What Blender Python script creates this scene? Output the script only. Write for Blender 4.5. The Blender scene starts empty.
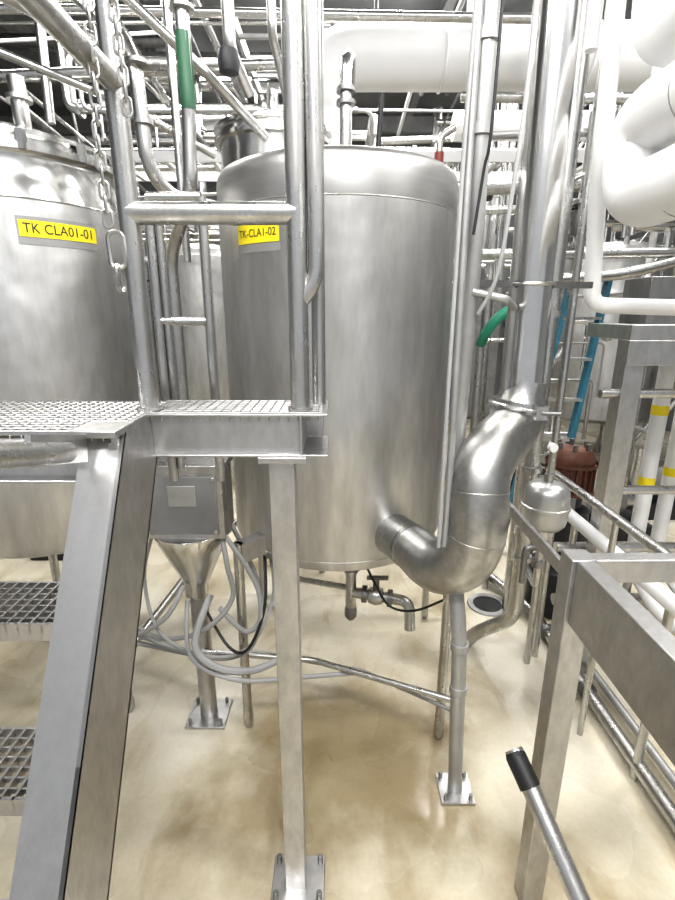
import bpy, bmesh, math, random
from mathutils import Vector, Matrix
random.seed(7)
V=Vector
scene=bpy.context.scene

# ---------------- materials ----------------
def new_mat(name):
    m=bpy.data.materials.new(name); m.use_nodes=True
    return m, m.node_tree, m.node_tree.nodes['Principled BSDF']
def steel(name,col=(.62,.61,.59),col2=None,rough=.3,dr=.12,scale=(3,3,.6),nscale=4,bump=.0,bscale=(3,3,3)):
    m,nt,b=new_mat(name); n=nt.nodes; l=nt.links
    tc=n.new('ShaderNodeTexCoord'); mp=n.new('ShaderNodeMapping'); mp.inputs['Scale'].default_value=scale
    l.new(tc.outputs['Object'],mp.inputs['Vector'])
    no=n.new('ShaderNodeTexNoise'); no.inputs['Scale'].default_value=nscale; no.inputs['Detail'].default_value=8; no.inputs['Roughness'].default_value=.62
    l.new(mp.outputs[0],no.inputs['Vector'])
    cr=n.new('ShaderNodeValToRGB'); cr.color_ramp.elements[0].position=.3; cr.color_ramp.elements[1].position=.7
    c2=col2 or tuple(x*.78 for x in col)
    cr.color_ramp.elements[0].color=(*c2,1); cr.color_ramp.elements[1].color=(*col,1)
    l.new(no.outputs['Fac'],cr.inputs['Fac']); l.new(cr.outputs[0],b.inputs['Base Color'])
    mr=n.new('ShaderNodeMapRange'); mr.inputs['From Min'].default_value=.3; mr.inputs['From Max'].default_value=.7
    mr.inputs['To Min'].default_value=rough+dr; mr.inputs['To Max'].default_value=rough-dr*.5
    l.new(no.outputs['Fac'],mr.inputs['Value']); l.new(mr.outputs[0],b.inputs['Roughness'])
    b.inputs['Metallic'].default_value=1
    if bump:
        mp2=n.new('ShaderNodeMapping'); mp2.inputs['Scale'].default_value=bscale
        l.new(tc.outputs['Object'],mp2.inputs['Vector'])
        n2=n.new('ShaderNodeTexNoise'); n2.inputs['Scale'].default_value=1; n2.inputs['Detail'].default_value=2
        l.new(mp2.outputs[0],n2.inputs['Vector'])
        bp=n.new('ShaderNodeBump'); bp.inputs['Strength'].default_value=bump; bp.inputs['Distance'].default_value=.03
        l.new(n2.outputs['Fac'],bp.inputs['Height']); l.new(bp.outputs[0],b.inputs['Normal'])
    return m
def paint(name,col,rough=.5,var=.12,nscale=6,metal=0,emit=0):
    m,nt,b=new_mat(name); n=nt.nodes; l=nt.links
    tc=n.new('ShaderNodeTexCoord')
    no=n.new('ShaderNodeTexNoise'); no.inputs['Scale'].default_value=nscale; no.inputs['Detail'].default_value=5
    l.new(tc.outputs['Object'],no.inputs['Vector'])
    cr=n.new('ShaderNodeValToRGB'); cr.color_ramp.elements[0].position=.3; cr.color_ramp.elements[1].position=.7
    cr.color_ramp.elements[0].color=(*[x*(1-var) for x in col],1); cr.color_ramp.elements[1].color=(*col,1)
    l.new(no.outputs['Fac'],cr.inputs['Fac']); l.new(cr.outputs[0],b.inputs['Base Color'])
    b.inputs['Roughness'].default_value=rough; b.inputs['Metallic'].default_value=metal
    if emit:
        b.inputs['Emission Color'].default_value=(*col,1); b.inputs['Emission Strength'].default_value=emit
    return m
TANK=steel('brushed_tank_steel',(.70,.695,.685),(.46,.455,.445),.41,.08,(3.5,3.5,.8),3.2,.5,(5,5,3.5))
BAND=steel('satin_band_steel',(.54,.535,.525),(.42,.415,.405),.38,.05,(1,1,10),4)
POL=steel('polished_steel',(.74,.735,.72),(.60,.595,.58),.18,.05,(2,2,2),3)
PIPE=steel('pipe_steel',(.62,.615,.605),(.41,.405,.39),.28,.1,(5,5,2),5)
ELB=steel('brushed_elbow_steel',(.54,.535,.52),(.37,.365,.35),.35,.06,(6,6,6),5)
TUBE=steel('square_tube_steel',(.54,.535,.53),(.41,.405,.40),.38,.07,(5,5,2.5),7)
DARKST=steel('dull_steel',(.33,.325,.32),(.18,.18,.18),.45,.1)
WHITE=paint('white_insulation',(.78,.78,.78),.42,.06)
GALV=paint('grey_conduit',(.42,.42,.415),.40,.2,12,.6)
GREY=paint('grey_panel',(.25,.25,.255),.42,.2,9,.3)
BLACK=paint('black_rubber',(.012,.012,.013),.5)
DARK=paint('dark_machinery',(.03,.03,.035),.5,.4)
RUST=paint('brown_motor_paint',(.15,.06,.038),.5,.35,14)
GREEN=paint('green_hose',(.03,.27,.17),.45)
GREENP=paint('green_pipe_band',(.03,.12,.06),.45)
BLUE=paint('blue_fibreglass',(.025,.13,.19),.45)
YEL=paint('yellow_label',(.84,.68,.02),.5,.03)
REDP=paint('red_paint',(.20,.04,.03),.45)
SILV=paint('silver_paint',(.50,.50,.49),.34,.12,9,.8)
WALL=paint('wall_paint',(.26,.27,.28),.7,.4,1.5)
CEIL=paint('ceiling_deck',(.24,.245,.25),.8,.5,2)
LAMP=paint('lamp_diffuser',(1,.99,.97),.5,0,1,0,14)
CABLE=paint('grey_cable',(.34,.34,.34),.5)
PLATE=paint('label_backing',(.34,.34,.33),.4,.1,6,.3)

def floor_mat():
    m,nt,b=new_mat('epoxy_floor'); n=nt.nodes; l=nt.links
    tc=n.new('ShaderNodeTexCoord')
    def noise(s,d,dist=0,sc=(1,1,1)):
        mp=n.new('ShaderNodeMapping'); mp.inputs['Scale'].default_value=sc; l.new(tc.outputs['Object'],mp.inputs['Vector'])
        x=n.new('ShaderNodeTexNoise'); x.inputs['Scale'].default_value=s; x.inputs['Detail'].default_value=d; x.inputs['Distortion'].default_value=dist
        l.new(mp.outputs[0],x.inputs['Vector']); return x
    a=noise(1.5,6,.4); ramp=n.new('ShaderNodeValToRGB')
    e=ramp.color_ramp.elements; e[0].position=.34; e[0].color=(.36,.30,.195,1); e[1].position=.62; e[1].color=(.66,.62,.52,1)
    x=e.new(.47); x.color=(.54,.49,.375,1)
    l.new(a.outputs['Fac'],ramp.inputs['Fac'])
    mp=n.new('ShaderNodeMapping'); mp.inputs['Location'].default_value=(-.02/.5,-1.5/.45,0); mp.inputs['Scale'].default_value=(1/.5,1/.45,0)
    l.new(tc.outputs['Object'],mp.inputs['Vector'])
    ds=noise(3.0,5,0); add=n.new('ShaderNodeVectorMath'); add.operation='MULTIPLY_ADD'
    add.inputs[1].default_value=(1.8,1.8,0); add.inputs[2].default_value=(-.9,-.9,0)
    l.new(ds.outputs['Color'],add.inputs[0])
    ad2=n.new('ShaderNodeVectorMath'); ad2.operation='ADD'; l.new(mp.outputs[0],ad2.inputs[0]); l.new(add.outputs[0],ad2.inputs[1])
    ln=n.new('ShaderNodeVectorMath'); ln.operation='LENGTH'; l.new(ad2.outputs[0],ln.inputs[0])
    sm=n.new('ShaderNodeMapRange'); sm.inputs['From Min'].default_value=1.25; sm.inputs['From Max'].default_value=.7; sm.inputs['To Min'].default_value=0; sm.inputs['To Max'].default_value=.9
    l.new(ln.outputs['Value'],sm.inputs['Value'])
    stain_shade=n.new('ShaderNodeMixRGB'); stain_shade.blend_type='MULTIPLY'; stain_shade.inputs[2].default_value=(.50,.43,.31,1)  # patch under the tank: brown staining plus tank shade painted into floor colour
    l.new(sm.outputs[0],stain_shade.inputs['Fac']); l.new(ramp.outputs[0],stain_shade.inputs[1])
    st=noise(3.5,5,.5,(2.2,.8,1)); sr=n.new('ShaderNodeMapRange'); sr.inputs['From Min'].default_value=.55; sr.inputs['From Max'].default_value=.70; sr.inputs['To Max'].default_value=.6
    l.new(st.outputs['Fac'],sr.inputs['Value'])
    s2=n.new('ShaderNodeMixRGB'); s2.blend_type='MULTIPLY'; s2.inputs[2].default_value=(.66,.59,.47,1); l.new(sr.outputs[0],s2.inputs['Fac']); l.new(stain_shade.outputs[0],s2.inputs[1])
    g=noise(60,3); mx=n.new('ShaderNodeMixRGB'); mx.blend_type='OVERLAY'; mx.inputs['Fac'].default_value=.10
    l.new(s2.outputs[0],mx.inputs[1]); l.new(g.outputs['Fac'],mx.inputs[2]); l.new(mx.outputs[0],b.inputs['Base Color'])
    w=noise(2.3,4,.3); mr=n.new('ShaderNodeMapRange'); mr.inputs['From Min'].default_value=.42; mr.inputs['From Max'].default_value=.54
    mr.inputs['To Min'].default_value=.16; mr.inputs['To Max'].default_value=.42
    l.new(w.outputs['Fac'],mr.inputs['Value']); l.new(mr.outputs[0],b.inputs['Roughness'])
    bp=n.new('ShaderNodeBump'); bp.inputs['Strength'].default_value=.05; l.new(g.outputs['Fac'],bp.inputs['Height']); l.new(bp.outputs[0],b.inputs['Normal'])
    return m
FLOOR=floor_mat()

# ---------------- mesh builder ----------------
class B:
    def __init__(s,name,ang=38):
        s.name=name; s.bm=bmesh.new(); s.mats=[]; s.ang=ang
    def mi(s,m):
        if m not in s.mats: s.mats.append(m)
        return s.mats.index(m)
    def face(s,vs,mi):
        try:
            f=s.bm.faces.new(vs); f.material_index=mi; f.smooth=True; return f
        except ValueError: return None
    def obox(s,c,ax,ay,az,m):
        c=V(c); ax=V(ax);ay=V(ay);az=V(az); mi=s.mi(m)
        vs=[s.bm.verts.new(c+ax*i+ay*j+az*k) for i in(-1,1) for j in(-1,1) for k in(-1,1)]
        for q in((0,1,3,2),(4,6,7,5),(0,4,5,1),(2,3,7,6),(0,2,6,4),(1,5,7,3)): s.face([vs[i] for i in q],mi)
    def box(s,x0,x1,y0,y1,z0,z1,m):
        s.obox(((x0+x1)/2,(y0+y1)/2,(z0+z1)/2),((x1-x0)/2,0,0),(0,(y1-y0)/2,0),(0,0,(z1-z0)/2),m)
    def beam(s,p,q,w,h,m,up=(0,0,1)):
        p=V(p);q=V(q);d=q-p;L=d.length;d.normalize();u=V(up)
        r=d.cross(u)
        if r.length<.01: r=d.cross(V((0,1,0)))
        r.normalize();u=r.cross(d)
        s.obox((p+q)/2,r*w/2,u*h/2,d*L/2,m)
    def sweep(s,pts,rad,m,n=14,closed=False,cap=True):
        mi=s.mi(m); pts=[V(p) for p in pts]; N=len(pts)
        if not hasattr(rad,'__len__'): rad=[rad]*N
        rings=[]; prev=None
        for i,p in enumerate(pts):
            if closed: t=pts[(i+1)%N]-pts[i-1]
            elif i==0: t=pts[1]-p
            elif i==N-1: t=p-pts[i-1]
            else: t=(pts[i+1]-p).normalized()+(p-pts[i-1]).normalized()
            if t.length<1e-9: t=V((0,0,1))
            t.normalize()
            if prev is None:
                r=t.cross(V((0,0,1)))
                if r.length<.05: r=t.cross(V((0,1,0)))
            else:
                r=prev-t*prev.dot(t)
            r.normalize(); prev=r; u=t.cross(r)
            rings.append([s.bm.verts.new(p+(r*math.cos(2*math.pi*k/n)+u*math.sin(2*math.pi*k/n))*rad[i]) for k in range(n)])
        M=N if closed else N-1
        for i in range(M):
            a=rings[i]; b=rings[(i+1)%N]
            for k in range(n): s.face([a[k],a[(k+1)%n],b[(k+1)%n],b[k]],mi)
        if cap and not closed:
            s.face(rings[0][::-1],mi); s.face(rings[-1],mi)
    def tube(s,pts,r,m,fil=None,n=12,seg=6):
        pts=[V(p) for p in pts]; fil=fil if fil is not None else r*2.2
        out=[pts[0]]
        for i in range(1,len(pts)-1):
            p=pts[i]; a=(pts[i-1]-p); b=(pts[i+1]-p)
            f=min(fil,a.length*.49,b.length*.49); A=p+a.normalized()*f; C=p+b.normalized()*f
            for k in range(seg+1):
                t=k/seg; out.append(A*(1-t)**2+p*2*t*(1-t)+C*t*t)
        out.append(pts[-1]); s.sweep(out,r,m,n)
    def spline(s,pts,rad,m,n=16,sub=6):
        pts=[V(p) for p in pts]
        if not hasattr(rad,'__len__'): rad=[rad]*len(pts)
        o=[];R=[]
        for i in range(len(pts)-1):
            p0=pts[max(i-1,0)];p1=pts[i];p2=pts[i+1];p3=pts[min(i+2,len(pts)-1)]
            for k in range(sub):
                t=k/sub
                o.append(.5*((2*p1)+(p2-p0)*t+(2*p0-5*p1+4*p2-p3)*t*t+(3*p1-p0-3*p2+p3)*t**3)); R.append(rad[i]*(1-t)+rad[i+1]*t)
        o.append(pts[-1]);R.append(rad[-1])
        s.sweep(o,R,m,n)
    def bspline(s,pts,rad,m,n=32,sub=8):
        """smooth approximating curve, ends clamped"""
        pts=[V(p) for p in pts]; P=[pts[0]]*2+pts+[pts[-1]]*2; Rr=[rad[0]]*2+list(rad)+[rad[-1]]*2
        o=[];R=[]
        for i in range(len(P)-3):
            for k in range(sub):
                t=k/sub; w=((1-t)**3/6,(3*t**3-6*t*t+4)/6,(-3*t**3+3*t*t+3*t+1)/6,t**3/6)
                q=sum((P[i+j]*w[j] for j in range(4)),V((0,0,0)))
                if o and (q-o[-1]).length<.004: continue
                o.append(q); R.append(sum(Rr[i+j]*w[j] for j in range(4)))
        o.append(pts[-1]);R.append(rad[-1]); s.sweep(o,R,m,n)
        return o
    def cyl(s,p,q,r,m,r2=None,n=20): s.sweep([p,q],[r,r if r2 is None else r2],m,n)
    def lathe(s,c,prof,m,axis=(0,0,1),n=48):
        c=V(c);ax=V(axis).normalized(); r=ax.cross(V((0,1,0)) if abs(ax.y)<.9 else V((1,0,0))).normalized();u=ax.cross(r)
        rings=[]
        for pr in prof:
            if pr[0]<1e-6: rings.append([s.bm.verts.new(c+ax*pr[1])])
            else: rings.append([s.bm.verts.new(c+ax*pr[1]+(r*math.cos(2*math.pi*k/n)+u*math.sin(2*math.pi*k/n))*pr[0]) for k in range(n)])
        for i in range(len(prof)-1):
            a,b=rings[i],rings[i+1]; mi=s.mi(prof[i][2] if len(prof[i])>2 else m)
            for k in range(n):
                k2=(k+1)%n
                if len(a)==1 and len(b)==1: continue
                if len(a)==1: s.face([a[0],b[k2],b[k]],mi)
                elif len(b)==1: s.face([a[k],a[k2],b[0]],mi)
                else: s.face([a[k],a[k2],b[k2],b[k]],mi)
    def ring(s,c,axis,R,r,m,n=32):
        ax=V(axis).normalized(); a=ax.cross(V((0,1,0)) if abs(ax.y)<.9 else V((1,0,0))).normalized();u=ax.cross(a)
        s.sweep([V(c)+(a*math.cos(2*math.pi*k/n)+u*math.sin(2*math.pi*k/n))*R for k in range(n)],r,m,8,closed=True)
    def flange(s,p,axis,R,w,m,n=24): 
        a=V(axis).normalized()*w/2; s.cyl(V(p)-a,V(p)+a,R,m,n=n)
    def done(s,bevel=0):
        bmesh.ops.recalc_face_normals(s.bm,faces=s.bm.faces)
        me=bpy.data.meshes.new(s.name); s.bm.to_mesh(me); s.bm.free()
        for m in s.mats: me.materials.append(m)
        me.set_sharp_from_angle(angle=math.radians(s.ang))
        o=bpy.data.objects.new(s.name,me); scene.collection.objects.link(o)
        if bevel:
            md=o.modifiers.new('bevel','BEVEL'); md.width=bevel; md.segments=2; md.limit_method='ANGLE'; md.angle_limit=math.radians(50)
        return o

# ---------------- room ----------------
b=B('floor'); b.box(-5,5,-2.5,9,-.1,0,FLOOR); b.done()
b=B('ceiling'); b.box(-5,5,-.5,9,4.3,4.4,CEIL)
b.done()
b=B('wall_back'); b.box(-5,5,9,9.1,0,4.3,WALL); b.done()
b=B('wall_left'); b.box(-5.1,-5,-2.5,9,0,4.3,WALL); b.done()
b=B('wall_right'); b.box(5,5.1,-2.5,9,0,4.3,WALL); b.done()

def lamp(x,y,z,power,lx=1.3,ly=.3):
    b=B('fluorescent_ceiling_light')
    b.box(x-lx/2,x+lx/2,y-ly/2,y+ly/2,z+.02,z+.09,WHITE)
    for k in(-1,1): b.cyl((x-lx/2+.03,y+k*ly/4,z),(x+lx/2-.03,y+k*ly/4,z),.022,LAMP,n=10)
    for k in(-1,1): b.cyl((x+k*lx*.4,y,z+.05),(x+k*lx*.4,y,4.3),.006,DARKST,n=6)
    o=b.done()
    L=bpy.data.lights.new('tube_light','AREA'); L.shape='RECTANGLE'; L.size=lx; L.size_y=ly; L.energy=power; L.color=(1,.99,.975)
    lo=bpy.data.objects.new('tube_light',L); lo.location=(x,y,z-.04); scene.collection.objects.link(lo); lo.parent=o
for p in((.25,-.6,3.5,95),(1.5,.6,3.7,60),(-1.0,.2,3.8,50),(.1,3.4,4.0,65),(1.6,4.2,4.05,65),(-1.8,3.4,4.05,65),(.3,5.3,4.1,65),(2.6,6,4.15,65),(-1.4,6.2,4.15,65),(2.2,2.4,3.9,65)): lamp(*p)

# ---------------- labels ----------------
def curved_label(name,cx,cy,R,ang,z,w,h,text,backing=True):
    b=B(name)
    def P(s_,zz,off):
        a=ang+s_/R
        return V((cx+math.cos(a)*(R+off),cy+math.sin(a)*(R+off),z+zz))
    def patch(w,h,zc,off,m):
        n=12; mi=b.mi(m); g=[]
        for i in range(n+1):
            s_=-w/2+w*i/n; g.append((b.bm.verts.new(P(s_,zc-h/2,off)),b.bm.verts.new(P(s_,zc+h/2,off))))
        for i in range(n): b.face([g[i][0],g[i+1][0],g[i+1][1],g[i][1]],mi)
    if backing: patch(w*1.05,h*1.7,-h*.12,.002,PLATE)
    patch(w,h,0,.004,YEL)
    cu=bpy.data.curves.new('t','FONT'); cu.body=text; cu.size=h*.95; cu.align_x='CENTER'; cu.align_y='CENTER'
    to=bpy.data.objects.new('t',cu); scene.collection.objects.link(to); bpy.context.view_layer.update()
    me=bpy.data.meshes.new_from_object(to); bpy.data.objects.remove(to)
    xs=[v.co.x for v in me.vertices]; sc=w*.88/(max(xs)-min(xs)); mi=b.mi(BLACK)
    vs=[b.bm.verts.new(P(v.co.x*sc,v.co.y*min(1,sc*1.1),.0055)) for v in me.vertices]
    for p in me.polygons: b.face([vs[i] for i in p.vertices],mi)
    return b.done()

# ---------------- main tank ----------------
cx,cy,R=0,2.1,.465
b=B('stainless_tank')
b.lathe((cx,cy,0),[(0,.67),(.12,.675),(.30,.70),(.42,.73),(.455,.752),(R,.785),(R,1.35),(R,2.055,BAND),(R+.001,2.06,BAND),(R+.001,2.15,BAND),(R-.003,2.175,BAND),(R-.014,2.192,BAND),(R-.03,2.198),(.3,2.22),(0,2.24)],TANK,n=96)
b.ring((cx,cy,2.056),(0,0,1),R,.0025,PIPE,96)
b.ring((cx,cy,.79),(0,0,1),R,.002,TANK,96)
for (lx,ly) in((-.38,1.66),(.42,1.60),(.505,2.42),(-.45,2.55)):
    b.cyl((lx,ly,.05),(lx,ly,.92 if ly>2 else .86),.019,PIPE)
    b.lathe((lx,ly,0),[(0,0),(.012,.003),(.02,.02),(.022,.06),(.019,.07)],PIPE,n=16)
    d=V((cx-lx,cy-ly,0)); d.normalize(); e=V((cx,cy,.82))-d*(R-.015)
    b.beam((lx,ly,.82),e,.05,.08,TUBE)
b.tube([(.03,2.0,2.2),(.03,2.0,2.56),(.045,2.06,2.60),(.05,2.3,2.60)],.022,PIPE)
for z in(2.47,2.43,2.26): b.flange((.03,2.0,z),(0,0,1),.034,.014,DARKST)
b.cyl((.145,1.95,2.19),(.145,1.95,2.27),.014,BLACK); b.cyl((.145,1.95,2.26),(.155,1.95,2.44),.009,BLACK)
b.cyl((.36,1.92,2.19),(.36,1.92,2.25),.016,REDP); b.tube([(.36,1.92,2.25),(.36,1.92,2.3),(.41,1.93,2.33)],.012,PIPE); b.cyl((.28,1.98,2.19),(.28,1.98,2.24),.03,POL)
b.cyl((-.12,2.0,2.19),(-.12,2.0,2.24),.06,POL)
b.cyl((.20,1.72,.885),(.262,1.60,.885),.082,ELB)
b.ring((.205,1.705,.885),(.46,-.88,0),.086,.006,ELB)
main=b.done()
lb=curved_label('name_label',cx,cy,R,math.radians(-125.0),1.957,.185,.06,'TK-CLA1-02'); lb.parent=main

b=B('outlet_valve_assembly')
b.cyl((.06,1.9,.68),(.06,1.9,.60),.03,PIPE); b.flange((.06,1.9,.63),(0,0,1),.043,.02,DARKST)
b.tube([(.06,1.9,.62),(.06,1.9,.42)],.024,PIPE); b.lathe((.06,1.9,.36),[(0,0),(.015,.002),(.028,.02),(.028,.05),(.024,.07)],DARKST,n=16)
b.tube([(.06,1.9,.50),(.24,1.85,.50),(.31,1.82,.50),(.315,1.80,.38)],.024,PIPE,.05)
b.flange((.12,1.885,.5),(1,-.2,0),.038,.02,DARKST)
b.lathe((.17,1.87,.5),[(0,-.045),(.034,-.03),(.042,0),(.034,.03),(0,.045)],PIPE,n=20,axis=(1,-.2,0))
b.cyl((.17,1.87,.52),(.17,1.87,.585),.014,DARKST); b.beam((.13,1.87,.59),(.22,1.85,.60),.02,.012,DARKST)
b.flange((.23,1.85,.5),(1,-.2,0),.038,.02,DARKST)
b.tube([(-.30,2.1,.47),(-.1,2.0,.49),(.06,1.9,.52)],.014,PIPE)
b.done()

# ---------------- left tank ----------------
c2=(-1.35,2.2); R2=.45
b=B('stainless_tank')
b.lathe((*c2,0),[(0,.66),(.25,.68),(.40,.72),(.44,.745),(R2,.78),(R2,1.35),(R2,2.085,POL),(R2,2.09,POL),(R2-.02,2.15,POL),(R2-.035,2.22,POL),(R2-.03,2.235,POL),(R2+.005,2.24,POL),(R2+.005,2.262,POL),(R2-.02,2.266,POL),(R2-.02,2.285,POL),(R2-.002,2.29,POL),(R2-.002,2.305,POL),(R2-.05,2.31,POL),(.25,2.37,POL),(.1,2.40,POL),(0,2.405)],TANK,n=96)
b.ring((*c2,2.088),(0,0,1),R2,.003,PIPE,96)
for k in range(14):
    a=2*math.pi*k/14; p=V((c2[0]+math.cos(a)*(R2),c2[1]+math.sin(a)*R2,2.27))
    b.obox(p,(.012,0,0),(0,.012,0),(0,0,.03),PIPE)
for (lx,ly) in((-.93,1.74),(-1.75,1.74),(-.93,2.66),(-1.75,2.66)):
    b.cyl((lx,ly,.05),(lx,ly,.9),.024,PIPE); b.lathe((lx,ly,0),[(0,0),(.018,.003),(.027,.02),(.028,.06),(.024,.07)],PIPE,n=16)
    d=V((c2[0]-lx,c2[1]-ly,0)); d.normalize(); b.beam((lx,ly,.85),V((*c2,.85))-d*(R2-.02),.05,.08,TUBE)
b.cyl((-1.2,2.1,2.37),(-1.2,2.1,2.55),.03,PIPE); b.flange((-1.2,2.1,2.48),(0,0,1),.045,.015,PIPE)
b.cyl((-1.45,2.1,2.37),(-1.45,2.1,2.47),.08,POL)
lt=b.done()
lb=curved_label('name_label',c2[0],c2[1],R2,math.radians(-41),1.99,.265,.055,'TK CLA01-01'); lb.parent=lt

b=B('mixing_tank')
q=.285
b.lathe((-.335,2.87,0),[(0,.6),(.2,.65),(q,.7),(q,2.33),(q,2.35,POL),(q-.01,2.48,POL),(q-.005,2.53,POL),(q+.02,2.535,POL),(q+.02,2.555,POL),(q,2.56,POL),(q,2.585,POL),(q+.02,2.59,POL),(q+.02,2.605,POL),(q-.03,2.615,POL),(.15,2.67,POL),(0,2.69)],TANK,n=64)
for k in range(3):
    a=k*2.1+.3; b.cyl((-.335+.24*math.cos(a),2.87+.24*math.sin(a),0),(-.335+.24*math.cos(a),2.87+.24*math.sin(a),.75),.02,PIPE)
b.cyl((-.335,2.87,2.6),(-.335,2.87,2.8),.03,PIPE)
b.done()

# ---------------- platform ----------------
b=B('steel_platform')
zt=1.49
def grating(x0,x1,y0,y1,z):
    x=x0
    while x<x1: b.box(x,x+.004,y0,y1,z-.022,z,TUBE); x+=.022
    y=y0
    while y<y1: b.box(x0,x1,y,y+.005,z-.012,z-.001,TUBE); y+=.022
grating(-.42,-.035,1.055,1.21,zt)
grating(-1.7,-.43,.88,1.21,zt)
def channel(p,q,h,w,m,side):
    p=V(p);q=V(q);d=(q-p).normalized(); up=V((0,0,1)); r=V(side)
    b.beam(p,q,.006,h,m)
    for k in(-1,1):
        o=up*(h/2-.003)*k+r*w/2; b.beam(p+o,q+o,w,.006,m)
channel((-.42,1.06,zt-.052),(-.082,1.06,zt-.052),.10,.02,TUBE,(0,-1,0))
channel((-.082,1.04,zt-.052),(-.082,1.22,zt-.052),.10,.06,TUBE,(1,0,0))
channel((-1.7,.875,zt-.055),(-.49,.875,zt-.055),.08,.03,TUBE,(0,-1,0))
b.beam((-1.7,1.21,zt-.05),(-.035,1.21,zt-.05),.006,.09,TUBE)
b.beam((-.425,.88,zt-.05),(-.425,1.21,zt-.05),.012,.10,TUBE)
b.box(-.50,-.41,.86,.95,zt-.012,zt+.002,TUBE)
b.box(-.158,-.098,1.045,1.105,.0,1.395,TUBE)
b.box(-.2,-.04,1.0,1.14,0,.012,TUBE)
b.box(-.18,-.07,1.03,1.11,1.375,1.39,TUBE)
for sx in(-.185,-.055):
    for sy in(1.02,1.12): b.cyl((sx,sy,.01),(sx,sy,.04),.009,DARKST,n=6)
b.box(-1.62,-1.56,1.12,1.18,0,1.44,TUBE); b.box(-1.67,-1.51,1.08,1.22,0,.012,TUBE)
b.done(.002)

b=B('platform_stair')
d=V((0,.38,.60)).normalized(); nrm=V((0,-d.z,d.y))
def stringer(x0,x1):
    top=V((0,.90,1.482)); bot=V((0,-.035,0.005))
    for (o0,o1,xa,xb) in((0,.006,x0,x1),(.169,.175,x0,x1),(0,.175,x1-.007,x1)):
        mid0=(o0+o1)/2
        c=(top+bot)/2-nrm*mid0; L=(top-bot).length/2
        b.obox((( xa+xb)/2,c.y,c.z),((xb-xa)/2,0,0),nrm*((o1-o0)/2),d*L,TUBE)
stringer(-.49,-.41); stringer(-1.3,-1.22)
for z in[.24+.23*i for i in range(5)]:
    y=-.035+(z)*.633+.07
    b.box(-1.22,-.49,y-.02,y-.014,z-.035,z,TUBE); b.box(-1.22,-.49,y+.12,y+.126,z-.035,z,TUBE)
    x=-1.22
    while x<-.49: b.box(x,x+.004,y-.02,y+.12,z-.018,z,TUBE); x+=.022
    for k in range(6): b.box(-1.22,-.49,y+.0+k*.02,y+.004+k*.02,z-.012,z-.002,TUBE)
b.done()

b=B('platform_guardrail')
r=.0215
b.cyl((-.43,1.085,zt-.002),(-.43,1.085,2.62),r,PIPE); b.cyl((-.085,1.085,zt-.002),(-.085,1.085,2.62),r,PIPE)
b.tube([(-.43,1.085,2.6),(-.085,1.085,2.6)],r,PIPE); b.cyl((-.43,1.085,1.90),(-.085,1.085,1.90),r+.001,PIPE)
b.cyl((-.045,1.17,zt-.002),(-.045,1.17,2.62),.016,PIPE)
b.tube([(-.052,1.085,2.6),(-.045,1.085,1.77),(-.085,1.085,1.72)],.017,PIPE,.05)
b.tube([(-.43,1.085,2.13),(-.43,.15,2.13)],r,PIPE)
b.tube([(-.43,1.085,2.6),(-.43,.15,2.6)],r,PIPE)
b.tube([(-.47,.80,1.47),(-.47,.30,1.60)],.019,PIPE); b.lathe((-.47,.80,1.47),[(.019,0),(.015,.008),(0,.012)],PIPE,axis=(0,1,-.26),n=16)
b.beam((-.47,.70,1.50),(-.47,.86,1.46),.01,.05,TUBE)
b.beam((-.43,.88,1.42),(-.43,1.06,1.42),.01,.09,TUBE)
for x in(-.43,-.085): b.flange((x,1.085,zt+.003),(0,0,1),.028,.006,PIPE)
b.done()

b=B('safety_chain')
def link(c,w,l,rr,rot,m=PIPE):
    pts=[]
    for k in range(16):
        a=2*math.pi*k/16; x=math.cos(a)*w; z=math.sin(a)*w+(l if math.sin(a)>0 else -l)
        pts.append(V(c)+V((x*math.cos(rot),x*math.sin(rot),z)))
    b.sweep(pts,rr,m,6,closed=True)
z=2.62;i=0
while z>1.85: link((-.415+.006*math.sin(z*9),.96,z),.0075,.008,.0028,(i%2)*1.57+.4); z-=.0235;i+=1
link((-.41,.96,1.815),.014,.018,.0042,.2); link((-.41,.96,1.765),.011,.013,.004,1.4)
z=2.62;i=0
while z>2.05: link((-.385+(.01*math.sin(z*7)),.99,z),.0075,.008,.0028,(i%2)*1.57+.4); z-=.0235;i+=1
b.done()

b=B('ladder_guard_rail')
for x in(-.51,-.365): b.cyl((x,1.42,1.2),(x,1.42,2.0),.014,PIPE)
b.cyl((-.51,1.42,2.0),(-.365,1.42,2.0),.014,PIPE); b.cyl((-.51,1.42,1.68),(-.365,1.42,1.68),.012,PIPE); b.cyl((-.51,1.42,1.97),(-.365,1.42,1.97),.012,PIPE)
b.cyl((-.485,1.42,1.95),(-.485,1.42,1.24),.01,PIPE)
for x in(-.51,-.365): b.tube([(x,1.42,1.35),(x,1.20,1.35),(x,1.20,1.45)],.014,PIPE)
b.done()

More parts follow.
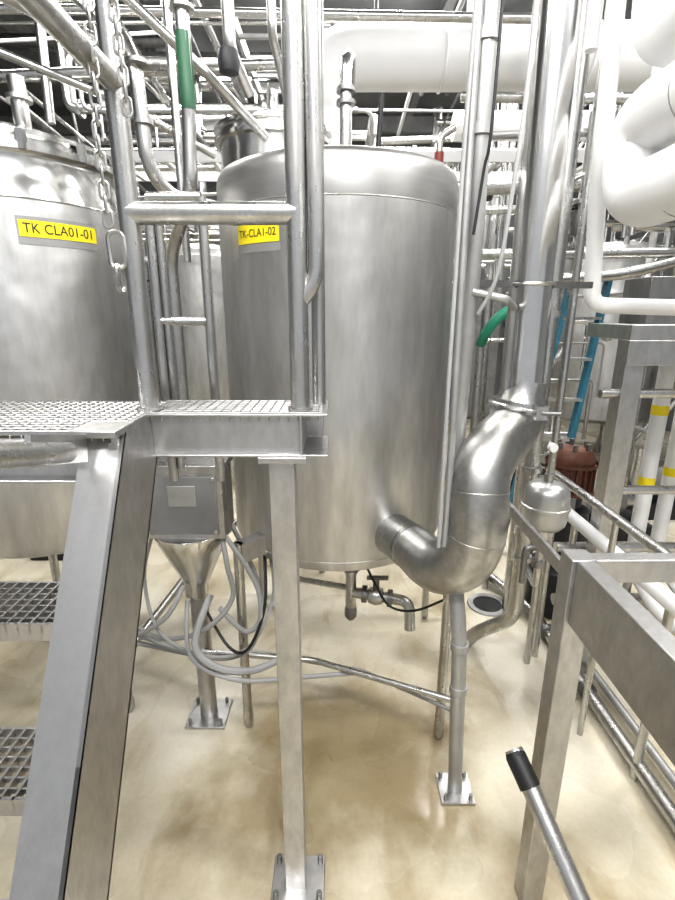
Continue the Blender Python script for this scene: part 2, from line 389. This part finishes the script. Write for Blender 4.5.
# ---------------- junction box with hopper ----------------
b=B('junction_box_stand')
b.box(-.72,-.415,1.62,1.78,.90,1.165,PIPE); b.box(-.73,-.405,1.61,1.79,1.16,1.185,PIPE)
b.box(-.70,-.435,1.612,1.62,.92,1.145,GREY); b.box(-.61,-.51,1.61,1.613,1.03,1.11,GALV)
for x in(-.69,-.445):
    for z in(.93,1.135): b.cyl((x,1.606,z),(x,1.615,z),.008,PIPE,n=8)
b.lathe((-.565,1.715,0),[(0,.60),(.038,.60),(.042,.62),(.045,.66),(.12,.83),(.142,.885),(.142,.901),(0,.901)],POL,n=12)
b.cyl((-.565,1.72,.0),(-.565,1.72,.62),.036,TUBE)
b.box(-.65,-.48,1.64,1.80,0,.012,TUBE)
for sx in(-.63,-.50):
    for sy in(1.66,1.78): b.cyl((sx,sy,.01),(sx,sy,.035),.008,DARKST,n=6)
b.done(.002)
b=B('cable_loop')
b.spline([(-.44,1.66,.91),(-.41,1.60,.80),(-.40,1.6,.66),(-.52,1.6,.52),(-.72,1.66,.44),(-.92,1.8,.44)],.010,CABLE,8)
b.spline([(-.50,1.66,.64),(-.54,1.55,.50),(-.46,1.52,.42),(-.33,1.56,.37),(-.2,1.66,.36)],.014,CABLE,8)
b.spline([(-.60,1.66,.68),(-.66,1.60,.58),(-.80,1.62,.48),(-.9,1.7,.46)],.010,CABLE,8)
b.spline([(-.45,1.60,.62),(-.36,1.62,.5),(-.30,1.66,.55),(-.33,1.73,.68),(-.42,1.75,.90)],.010,CABLE,8)
b.spline([(-.43,1.64,.92),(-.30,1.6,.70),(-.32,1.6,.48),(-.42,1.62,.38),(-.6,1.7,.33),(-.9,1.8,.36)],.009,CABLE,8)
b.spline([(-.70,1.66,.90),(-.76,1.68,.70),(-.70,1.62,.50),(-.52,1.58,.42),(-.35,1.60,.44),(-.26,1.7,.60),(-.28,1.8,.74)],.007,CABLE,8)
b.spline([(-.60,1.68,.60),(-.56,1.55,.44),(-.38,1.52,.36),(-.15,1.58,.32),(.1,1.62,.31)],.009,CABLE,8)
b.spline([(-.53,1.68,.56),(-.42,1.58,.46),(-.34,1.56,.47),(-.28,1.62,.62),(-.30,1.78,.78)],.006,BLACK,8)
b.spline([(.12,1.82,.68),(.16,1.80,.60),(.22,1.76,.52),(.32,1.73,.52),(.42,1.63,.64)],.005,BLACK,8)
b.done()
b=B('floor_level_conduit')
b.tube([(-.56,1.68,.36),(-.1,1.66,.335),(.43,1.42,.355)],.012,PIPE)
b.tube([(-.36,1.7,.345),(.1,1.64,.30),(.43,1.43,.30)],.008,GALV)
b.tube([(-1.02,1.95,.12),(-.76,2.4,.40),(-.5,2.9,.55)],.02,PIPE)
b.tube([(-1.2,1.9,.30),(-.56,1.72,.30)],.01,CABLE)
b.done()

# ---------------- conduits / posts right ----------------
b=B('conduit_post')
b.tube([(.435,1.37,.0),(.41,1.385,.70),(.385,1.50,.95),(.385,1.50,1.34),(.375,1.42,1.90),(.365,1.4,2.1),(.365,1.4,3.2)],.026,GALV,.15)
b.box(.375,.495,1.31,1.43,0,.012,TUBE)
for sx in(.39,.48):
    for sy in(1.325,1.415): b.cyl((sx,sy,.01),(sx,sy,.035),.007,DARKST,n=6)
b.flange((.42,1.38,.45),(0,0,1),.031,.025,GALV); b.flange((.413,1.383,.62),(0,0,1),.031,.025,GALV)
for z in(2.15,2.35): b.flange((.365,1.4,z),(0,0,1),.031,.025,GALV)
b.tube([(.335,1.37,1.0),(.34,1.38,1.34),(.335,1.38,2.0),(.335,1.38,3.2)],.011,GALV,.1)
b.tube([(.315,1.36,1.0),(.315,1.36,1.6),(.318,1.37,2.1),(.345,1.37,3.2)],.006,CABLE,.1)
b.spline([(.47,1.37,3.0),(.465,1.37,2.3),(.45,1.37,2.0),(.435,1.39,1.80),(.40,1.42,1.70)],.006,CABLE,8)
b.spline([(.385,1.36,3.0),(.38,1.35,2.2),(.37,1.36,2.05),(.355,1.36,1.9)],.004,BLACK,8)
b.tube([(.38,1.42,1.76),(.47,1.40,1.74),(.55,1.56,1.72)],.011,GALV)
b.done()

b=B('process_pipe')
b.tube([(.60,1.62,3.6),(.612,1.61,2.1),(.616,1.60,1.43)],.066,POL,.2,n=32)
b.ring((.613,1.605,1.79),(0,0,1),.067,.006,PIPE); b.beam((.40,1.53,1.79),(.54,1.58,1.79),.02,.02,DARKST); b.beam((.67,1.61,1.79),(.82,1.64,1.79),.02,.02,DARKST)
fp=V((.612,1.592,1.40)); fa=V((.16,.03,1)); fn=fa.normalized()
b.sweep([fp+fn*.09,fp+fn*.05,fp+fn*.02],[.066,.068,.082],PIPE,32)
b.flange(fp+fn*.012,fa,.094,.015,PIPE,32); b.flange(fp-fn*.012,fa,.094,.015,PIPE,32); b.ring(fp,fa,.096,.007,PIPE)
b.obox(fp+V((.03,-.10,-.0)),(.018,0,0),(0,.014,0),(0,0,.022),PIPE); b.cyl(fp+V((.03,-.11,-.0)),fp+V((.085,-.12,-.0)),.007,DARKST); b.beam(fp+V((-.095,-.02,-.0)),fp+V((-.115,-.03,-.0)),.02,.03,PIPE)
o=b.bspline([fp-fn*.01,(.604,1.587,1.365),(.575,1.55,1.32),(.49,1.45,1.305),(.430,1.395,1.225),(.437,1.375,1.13),(.437,1.37,1.02),(.405,1.39,.915),(.335,1.47,.858),(.29,1.56,.878),(.262,1.602,.885)],[.084,.085,.087,.088,.090,.090,.090,.090,.089,.085,.082],ELB,40,8)
for f_ in(.42,.56):
    k=int(len(o)*f_); b.ring(o[k],o[k+1]-o[k-1],.0900,.0018,ELB,40)
b.flange((.268,1.59,.885),(.46,-.88,0),.086,.010,ELB)
b.done()

b=B('expansion_vessel')
vx,vy=.815,1.75; zc=.98
b.lathe((vx,vy,zc),[(0,-.10),(.035,-.098),(.065,-.088),(.080,-.07),(.084,-.05),(.085,-.008),(.091,-.005),(.091,.005),(.085,.008),(.084,.05),(.080,.07),(.065,.088),(.035,.098),(0,.10)],SILV,n=40)
b.cyl((vx,vy,zc+.09),(vx,vy,zc+.13),.018,PIPE)
b.tube([(vx,vy,zc+.12),(vx,vy,1.22)],.006,PIPE)
b.flange((vx,vy,zc-.12),(0,0,1),.03,.04,PIPE); b.flange((vx,vy,zc-.25),(0,0,1),.025,.03,DARKST)
b.tube([(vx,vy,zc-.18),(vx-.06,vy,zc-.18),(vx-.06,vy,zc-.34)],.012,DARKST)
b.tube([(vx,vy,zc-.09),(vx,vy,.62),(vx+.03,1.97,.62)],.014,PIPE,.03)
b.flange((vx-.01,vy-.02,1.22),(.2,-1,0),.017,.02,WHITE)
b.done()
b=B('riser_pipe')
b.tube([(.85,2.0,3.4),(.85,2.0,.30),(.72,2.15,.10),(.68,2.2,0)],.034,PIPE); 
for z in(.62,.75,1.05,1.3,1.7): b.flange((.85,2.0,z),(0,0,1),.045,.025,PIPE)
b.tube([(.96,2.05,3.0),(.96,2.05,0)],.016,PIPE)
b.done()

b=B('pump_motor')
mx,my=1.30,2.55; o_=-.09
b.lathe((mx,my,o_),[(0,1.07),(.05,1.08),(.095,1.08),(.115,1.05),(.12,1.02),(.12,1.00)],RUST,n=32)
b.lathe((mx,my,o_),[(.135,1.01),(.135,.99),(.112,.985),(.112,.85),(.135,.845),(.135,.83),(.06,.82)],RUST,n=32)
for k in range(18):
    a=k*math.pi/9; b.obox((mx+.118*math.cos(a),my+.118*math.sin(a),.915+o_),(.012*math.cos(a),.012*math.sin(a),0),(-.003*math.sin(a),.003*math.cos(a),0),(0,0,.065),RUST)
for k in range(6):
    a=k*math.pi/3+.2; b.cyl((mx+.08*math.cos(a),my+.08*math.sin(a),1.07+o_),(mx+.08*math.cos(a),my+.08*math.sin(a),1.115+o_),.014,DARKST,n=6)
b.lathe((mx,my,0),[(0,.76),(.08,.76),(.08,.66),(.125,.64),(.135,.48),(.11,.3),(.16,.28),(.16,0),(0,0)],DARK,n=28)
b.cyl((mx-.22,my,.42),(mx+.22,my,.42),.05,DARK); b.flange((mx-.2,my,.42),(1,0,0),.08,.03,DARKST)
b.beam((mx-.15,my-.12,.70),(mx-.02,my-.12,.70),.05,.09,GREY)
b.done()

b=B('step_ladder')
lx,ly=1.36,3.2
for o in(0,.34):
    b.beam((lx-.18+o,ly,0),(lx+.28+o*.75,ly+.35,1.95),.03,.065,BLUE,up=(0,1,0)); b.beam((lx+.56+o*.2,ly+.9,0),(lx+.30+o*.75,ly+.38,1.95),.025,.035,BLUE,up=(0,1,0))
for k in range(1,7):
    t=k/7; b.beam((lx-.18+.46*t,ly+.35*t,1.95*t),(lx+.16+.375*t,ly+.35*t,1.95*t),.07,.02,PIPE)
b.beam((lx+.26,ly+.36,1.95),(lx+.55,ly+.36,1.95),.12,.025,BLUE)
b.done()
b=B('green_hose')
b.spline([(.70,2.4,1.56),(.71,2.35,1.62),(.76,2.33,1.69),(.84,2.35,1.73),(.92,2.42,1.72),(1.0,2.5,1.6)],.024,GREEN,12)
b.tube([(.70,2.4,1.57),(.70,2.4,0)],.02,PIPE)
b.tube([(1.0,2.5,1.62),(1.0,2.5,0)],.02,PIPE)
b.done()

# ---------------- white insulated pipes right ----------------
b=B('insulated_pipe_bank')
r=.09
b.tube([(.90,.2,2.03),(.88,1.58,2.03),(.88,1.60,2.23),(.90,.9,2.23),(.90,.2,2.23)],r,WHITE,.1,n=28,seg=10)
b.tube([(.93,.2,2.44),(.92,1.62,2.44),(.92,1.64,3.4)],r,WHITE,.12,n=28,seg=10)
b.tube([(1.2,.2,2.15),(1.17,1.5,2.15),(1.2,2.0,2.15),(1.2,2.05,3.4)],.07,WHITE,.12,n=24,seg=8)
for y in(1.0,1.35):
    for z in(2.03,2.23): b.ring((.89,y,z),(0,1,0),r+.001,.003,GALV)
b.done()
b=B('white_drop_pipe')
b.tube([(.80,1.74,3.4),(.85,1.74,2.10),(.88,1.74,1.73),(1.6,1.74,1.71)],.027,WHITE,.05,n=18)
b.tube([(.80,1.80,3.4),(.80,1.80,2.5)],.02,WHITE)
b.done()
b=B('white_pipe_header')
b.tube([(-.09,3.0,2.55),(-.09,3.0,3.0),(.6,3.0,3.0),(3.2,3.0,3.0)],.145,WHITE,.2,n=32,seg=8)
for x in(.55,1.3,2.1): b.ring((x,3,3),(1,0,0),.147,.008,WHITE)
b.tube([(-.3,3.5,3.25),(3.5,3.4,3.30)],.10,WHITE,n=24)
b.tube([(.8,3.8,2.95),(4,3.8,2.95)],.09,WHITE,n=24)
for x in(.2,1.7): b.cyl((x,3.0,3.0),(x,3.0,4.3),.012,DARKST)
b.done()
b=B('white_riser')
for x,y in((1.50,2.2),(1.72,2.35)):
    b.cyl((x,y,.45),(x,y,1.58),.035,WHITE); 
    for z in(.9,1.25): b.cyl((x,y,z),(x,y,z+.045),.036,YEL)
    b.tube([(x,y,.47),(x+.05,y-.2,.30),(x+.25,y-.5,.26)],.036,WHITE,.1)
    b.cyl((x,y,0),(x,y,.46),.02,PIPE)
b.done()

# ---------------- right frame ----------------
b=B('stainless_frame')
b.box(.545,.605,1.0,1.06,0,1.15,TUBE)
b.box(.556,.562,-.2,1.0,.985,1.145,TUBE); b.box(.556,.60,-.2,1.0,1.14,1.15,TUBE); b.box(.556,.60,-.2,1.0,.98,.99,TUBE)
b.box(.60,1.5,1.02,1.06,1.08,1.14,TUBE)
b.box(.98,1.02,-.2,1.05,1.06,1.14,TUBE)
b.box(1.45,1.5,1.0,1.06,0,1.14,TUBE)
b.box(.60,.615,1.07,1.6,1.02,1.06,TUBE)
b.done(.003)
b=B('parallel_pipe_rail')
b.tube([(1.02,2.2,.98),(1.02,.3,.98)],.018,PIPE); b.tube([(1.13,2.3,.76),(1.13,.3,.76)],.03,WHITE)
for x,z in((1.02,.98),(1.13,.76)): b.cyl((x,2.1,z),(x,2.1,0),.016,PIPE)
b.cyl((1.13,1.42,.76),(1.13,1.42,0),.016,PIPE); b.cyl((1.02,1.62,.98),(1.02,1.62,0),.012,PIPE)
b.done()
b=B('cart_handle')
b.tube([(.37,.80,.82),(.388,.755,.785),(.50,.45,.55),(.62,.12,.30),(.62,.1,.02)],.019,PIPE,.06)
b.cyl((.372,.79,.813),(.390,.748,.779),.0215,BLACK); b.lathe((.372,.79,.813),[(.0215,0),(.018,.008),(0,.012)],BLACK,axis=(-.32,.76,.6),n=16)
b.cyl((.62,.1,0),(.62,.1,.05),.04,BLACK)
b.done()
b=B('floor_pipe')
b.tube([(.95,2.9,.06),(1.12,2.4,.06),(1.14,1.2,.06),(1.15,.3,.06)],.028,PIPE); b.tube([(1.22,2.25,.05),(1.24,1.2,.05),(1.25,.3,.05)],.018,GALV)
b.flange((1.13,1.8,.06),(0,1,0),.04,.03,DARKST); b.flange((1.13,2.2,.06),(0,1,0),.05,.03,DARKST)
b.done()
b=B('floor_drain')
b.lathe((.91,2.55,0),[(.0,.003),(.085,.003)],BLACK,n=32); b.lathe((.91,2.55,0),[(.085,.001),(.085,.008),(.115,.008),(.12,.001)],GALV,n=32)
b.done()

b=B('process_skid')
b.box(1.16,2.4,1.95,2.3,1.60,1.66,TUBE); b.box(1.16,2.4,1.95,1.99,1.50,1.60,TUBE)
b.box(1.17,1.25,1.97,2.05,0,1.60,TUBE); b.box(1.9,1.98,1.97,2.05,0,1.60,TUBE)
b.box(1.3,2.4,2.1,2.3,1.66,1.85,DARKST)
b.cyl((1.1,2.0,1.38),(2.3,2.0,1.38),.02,PIPE); b.cyl((1.25,2.0,.95),(2.3,2.0,.95),.02,PIPE)
b.cyl((1.05,2.1,.62),(2.3,2.1,.62),.025,PIPE); b.cyl((1.1,2.15,.3),(2.3,2.15,.3),.03,PIPE)
b.done(.002)

# ---------------- pipes top-left ----------------
b=B('overhead_process_pipes')
b.tube([(-.90,2.0,2.75),(-.58,1.55,2.42),(-.535,1.5,2.33),(-.53,1.5,2.10),(-.49,1.55,2.03),(-.35,1.7,2.02),(-.35,1.9,2.0)],.02,PIPE,.06)
b.tube([(-.46,1.70,3.2),(-.455,1.70,2.30)],.022,PIPE); b.cyl((-.4575,1.70,2.50),(-.4553,1.70,2.30),.0228,GREENP); b.flange((-.455,1.7,2.56),(0,0,1),.036,.012,PIPE)
b.tube([(-.455,1.70,2.32),(-.47,1.70,2.08),(-.52,1.75,2.0),(-.60,1.85,1.9),(-.6,1.85,1.0)],.022,PIPE,.06)
b.tube([(-1.4,1.8,2.62),(-.75,1.9,2.40),(-.50,2.2,2.32)],.014,PIPE)
b.tube([(-1.1,1.5,2.60),(-.7,2.0,2.55),(-.4,2.6,2.8)],.022,PIPE)
b.tube([(-1.0,1.6,2.9),(-.42,1.85,2.45),(-.26,2.0,2.32)],.016,PIPE)
b.tube([(-.34,1.8,3.3),(-.34,1.8,2.50),(-.30,1.9,2.42)],.02,PIPE); b.lathe((-.345,1.8,2.47),[(0,-.04),(.03,-.03),(.036,0),(.03,.03),(0,.04)],DARK,n=20)
b.tube([(-.20,1.75,3.3),(-.20,1.75,2.52),(-.17,1.95,2.40),(-.12,2.0,2.24)],.014,PIPE)
b.tube([(-1.8,2.4,2.66),(-.2,2.4,2.72)],.022,PIPE); b.tube([(-2.2,2.45,2.95),(1.0,2.45,2.9)],.018,PIPE)
b.tube([(-1.25,2.4,2.5),(-1.22,2.4,3.3)],.02,PIPE); b.tube([(-1.0,2.5,2.3),(-1.0,2.5,3.4)],.022,PIPE)
b.tube([(-.60,2.05,1.9),(-.60,2.05,3.2)],.016,PIPE)
for (x,y,z) in((-.53,1.5,2.2),(-.53,1.5,2.34)): b.flange((x,y,z),(0,0,1),.028,.01,PIPE)
b.done()

# ---------------- background clutter ----------------
b=B('background_pipe_rack')
ms=[PIPE,PIPE,POL,GALV,DARKST,WHITE]
def rr(a,c): return random.uniform(a,c)
for i in range(60):
    y=rr(3.9,7.5); z=rr(2.1,4.1); x0=rr(-4.5,1.5); x1=x0+rr(1.2,4); x1=min(x1,4.8); r_=random.choice([.012,.015,.02,.025,.03,.04,.05])
    m=random.choice(ms); k=random.random()
    if k<.5: b.tube([(x0,y,z+rr(.2,.9)),(x0,y,z),(x1,y,z),(x1,y+rr(-.3,.3),z-rr(.2,1.3))],r_,m,.08,n=10)
    else: b.tube([(x0,y,z),(x1,y,z+rr(-.1,.1))],r_,m,n=10)
    for q in range(random.randint(0,3)): 
        xx=rr(x0,x1); b.flange((xx,y,z),(1,0,0),r_*1.6,.03,random.choice([DARKST,PIPE]))
for i in range(34):
    x=rr(-3.2,4); z=rr(2.5,4.1); y0=rr(3.2,4.5); r_=random.choice([.012,.015,.02,.03,.04])
    b.tube([(x,y0,z-rr(0,.8)),(x,y0,z),(x+rr(-.3,.3),y0+rr(1.5,4),z)],r_,random.choice(ms),.08,n=10)
for i in range(50):
    x=rr(-3.5,4.6); y=rr(4.3,8); r_=random.choice([.015,.02,.03,.04,.06]); z0=rr(0,.8) if random.random()<.6 else rr(1.5,2.4)
    b.tube([(x,y,z0 if z0>1 else 0),(x,y,rr(2.4,4.2))],r_,random.choice(ms),n=10)
for i in range(100):
    y=rr(4.2,5.8); x=rr(.9,3.6)*(y/3.3); z=rr(.2,3.2); L=rr(.3,1.3); r_=random.choice([.01,.014,.02,.028,.035])
    if x>4.4: continue
    m=random.choice([PIPE,PIPE,GALV,DARKST,POL])
    k=random.random()
    if k<.45: b.tube([(x,y,z),(min(x+L,4.8),y,z),(min(x+L,4.8),y,z-rr(.1,.6) if z>.8 else z+.4)],r_,m,.05,n=8)
    elif k<.75: b.tube([(x,y,max(z-L,0.02)),(x,y,z+L*.5)],r_,m,n=8)
    else: b.tube([(x,y,z),(x,y-.4,z),(x+.2,y-.4,z+.3)],r_,m,.05,n=8)
    if random.random()<.5: b.lathe((x,y,z),[(0,-.05),(.04,-.04),(.05,0),(.04,.04),(0,.05)],random.choice([DARK,DARKST,PIPE]),n=12)
for y in(4.0,5.6,7.2): b.box(-4.9,4.9,y,y+.08,4.0,4.18,GALV)
for x in(-3,-1.2,.9,2.6): b.box(x,x+.08,3.0,8.9,4.18,4.3,GALV)
b.done()
b=B('valve_manifold')
for (x,y,z) in((1.02,2.7,2.35),(1.25,2.7,2.15),(1.55,2.75,2.45),(1.8,2.7,2.1)):
    b.cyl((x,y,z-.35),(x,y,z+.5),.02,PIPE,n=12); b.lathe((x,y,z),[(0,-.07),(.04,-.06),(.055,0),(.04,.06),(0,.07)],DARKST,n=20)
    b.flange((x,y,z+.1),(0,0,1),.045,.02,PIPE); b.flange((x,y,z-.1),(0,0,1),.045,.02,PIPE); b.cyl((x,y-.03,z),(x,y-.14,z),.02,DARK,n=12)
b.tube([(.7,2.7,2.0),(2.6,2.7,2.02)],.026,PIPE); b.tube([(.75,2.75,2.22),(1.4,2.75,2.24),(2.6,2.75,2.5)],.02,PIPE,.1); b.tube([(.9,2.68,1.86),(1.5,2.68,1.9),(2.4,2.68,2.12)],.028,PIPE,.1)
b.tube([(.62,2.72,2.55),(2.5,2.72,2.6)],.018,GALV); b.tube([(.62,2.8,2.75),(2.7,2.8,2.72)],.024,PIPE)
for k in range(5): b.tube([(1.1+.17*k,2.62,1.95+.06*k),(1.1+.17*k,2.62,2.3+.05*k),(1.2+.17*k,2.62,2.36+.05*k),(1.4+.17*k,2.62,2.36+.05*k)],.012,PIPE,.04)
for x in(.95,2.3): b.cyl((x,2.74,0),(x,2.74,3.4),.022,PIPE)
b.done()
b=B('cable_tray')
for x in(-.6,-.25): b.box(x-.01,x+.01,2.7,8,3.3,3.38,GALV)
y=2.7
while y<8: b.box(-.6,-.25,y,y+.03,3.3,3.32,GALV); y+=.25
for y in(3.4,3.85): b.box(-3.5,3.8,y-.01,y+.01,2.62,2.68,WHITE)
x=-3.5
while x<3.8: b.box(x,x+.03,3.4,3.85,2.62,2.64,WHITE); x+=.3
b.done()
def bg_tank(x,y,r,z0,z1,m=TANK):
    b=B('background_tank')
    b.lathe((x,y,0),[(0,z0-.12),(r*.6,z0-.08),(r,z0),(r,z1),(r*.9,z1+.05),(r*.5,z1+.12),(0,z1+.15)],m,n=40)
    for k in range(4):
        a=k*math.pi/2+.785; b.cyl((x+r*.8*math.cos(a),y+r*.8*math.sin(a),0),(x+r*.8*math.cos(a),y+r*.8*math.sin(a),z0),.03,PIPE,n=10)
    b.cyl((x,y,z1+.1),(x,y,z1+.5),.04,PIPE); b.done()
bg_tank(-2.6,4.2,.5,.6,2.3); bg_tank(-1.3,4.9,.4,.6,2.2); bg_tank(3.0,5.6,.6,.6,2.3); bg_tank(.6,5.2,.5,.5,2.1)
b=B('electrical_cabinet')
b.box(2.0,2.6,7.9,8.4,0,2.1,GREY); b.box(2.02,2.29,7.88,7.9,.05,2.05,GALV); b.box(2.31,2.58,7.88,7.9,.05,2.05,GALV); b.cyl((2.27,7.86,1.1),(2.27,7.86,1.3),.01,DARK)
b.done()
for x,y in((2.15,3.6),(2.9,4.0),(1.9,4.7),(-1.9,3.3)):
    b=B('centrifugal_pump')
    b.box(x-.3,x+.3,y-.2,y+.2,0,.12,DARK); b.cyl((x-.22,y,.28),(x+.1,y,.28),.13,GREY,n=20); b.cyl((x+.1,y,.28),(x+.25,y,.28),.09,PIPE,n=20); b.cyl((x+.2,y,.3),(x+.2,y,.7),.04,PIPE)
    b.box(x-.18,x-.02,y-.08,y+.08,.1,.2,DARK)
    b.done()

# ---------------- camera / world ----------------
w=bpy.data.worlds.new('w'); scene.world=w; w.use_nodes=True
bg=w.node_tree.nodes['Background']; bg.inputs[0].default_value=(.93,.96,1,1); bg.inputs[1].default_value=.5
cam=bpy.data.cameras.new('camera'); co=bpy.data.objects.new('camera',cam); scene.collection.objects.link(co)
co.location=(0,0,1.7); co.rotation_euler=(math.radians(90-15.8),0,0)
cam.sensor_fit='HORIZONTAL'; cam.sensor_width=36; cam.lens=36*480/675; cam.clip_start=.02
scene.camera=co
scene.view_settings.view_transform='Standard'; scene.view_settings.exposure=.12
try: scene.view_settings.look='Medium High Contrast'
except Exception as e: print(e)
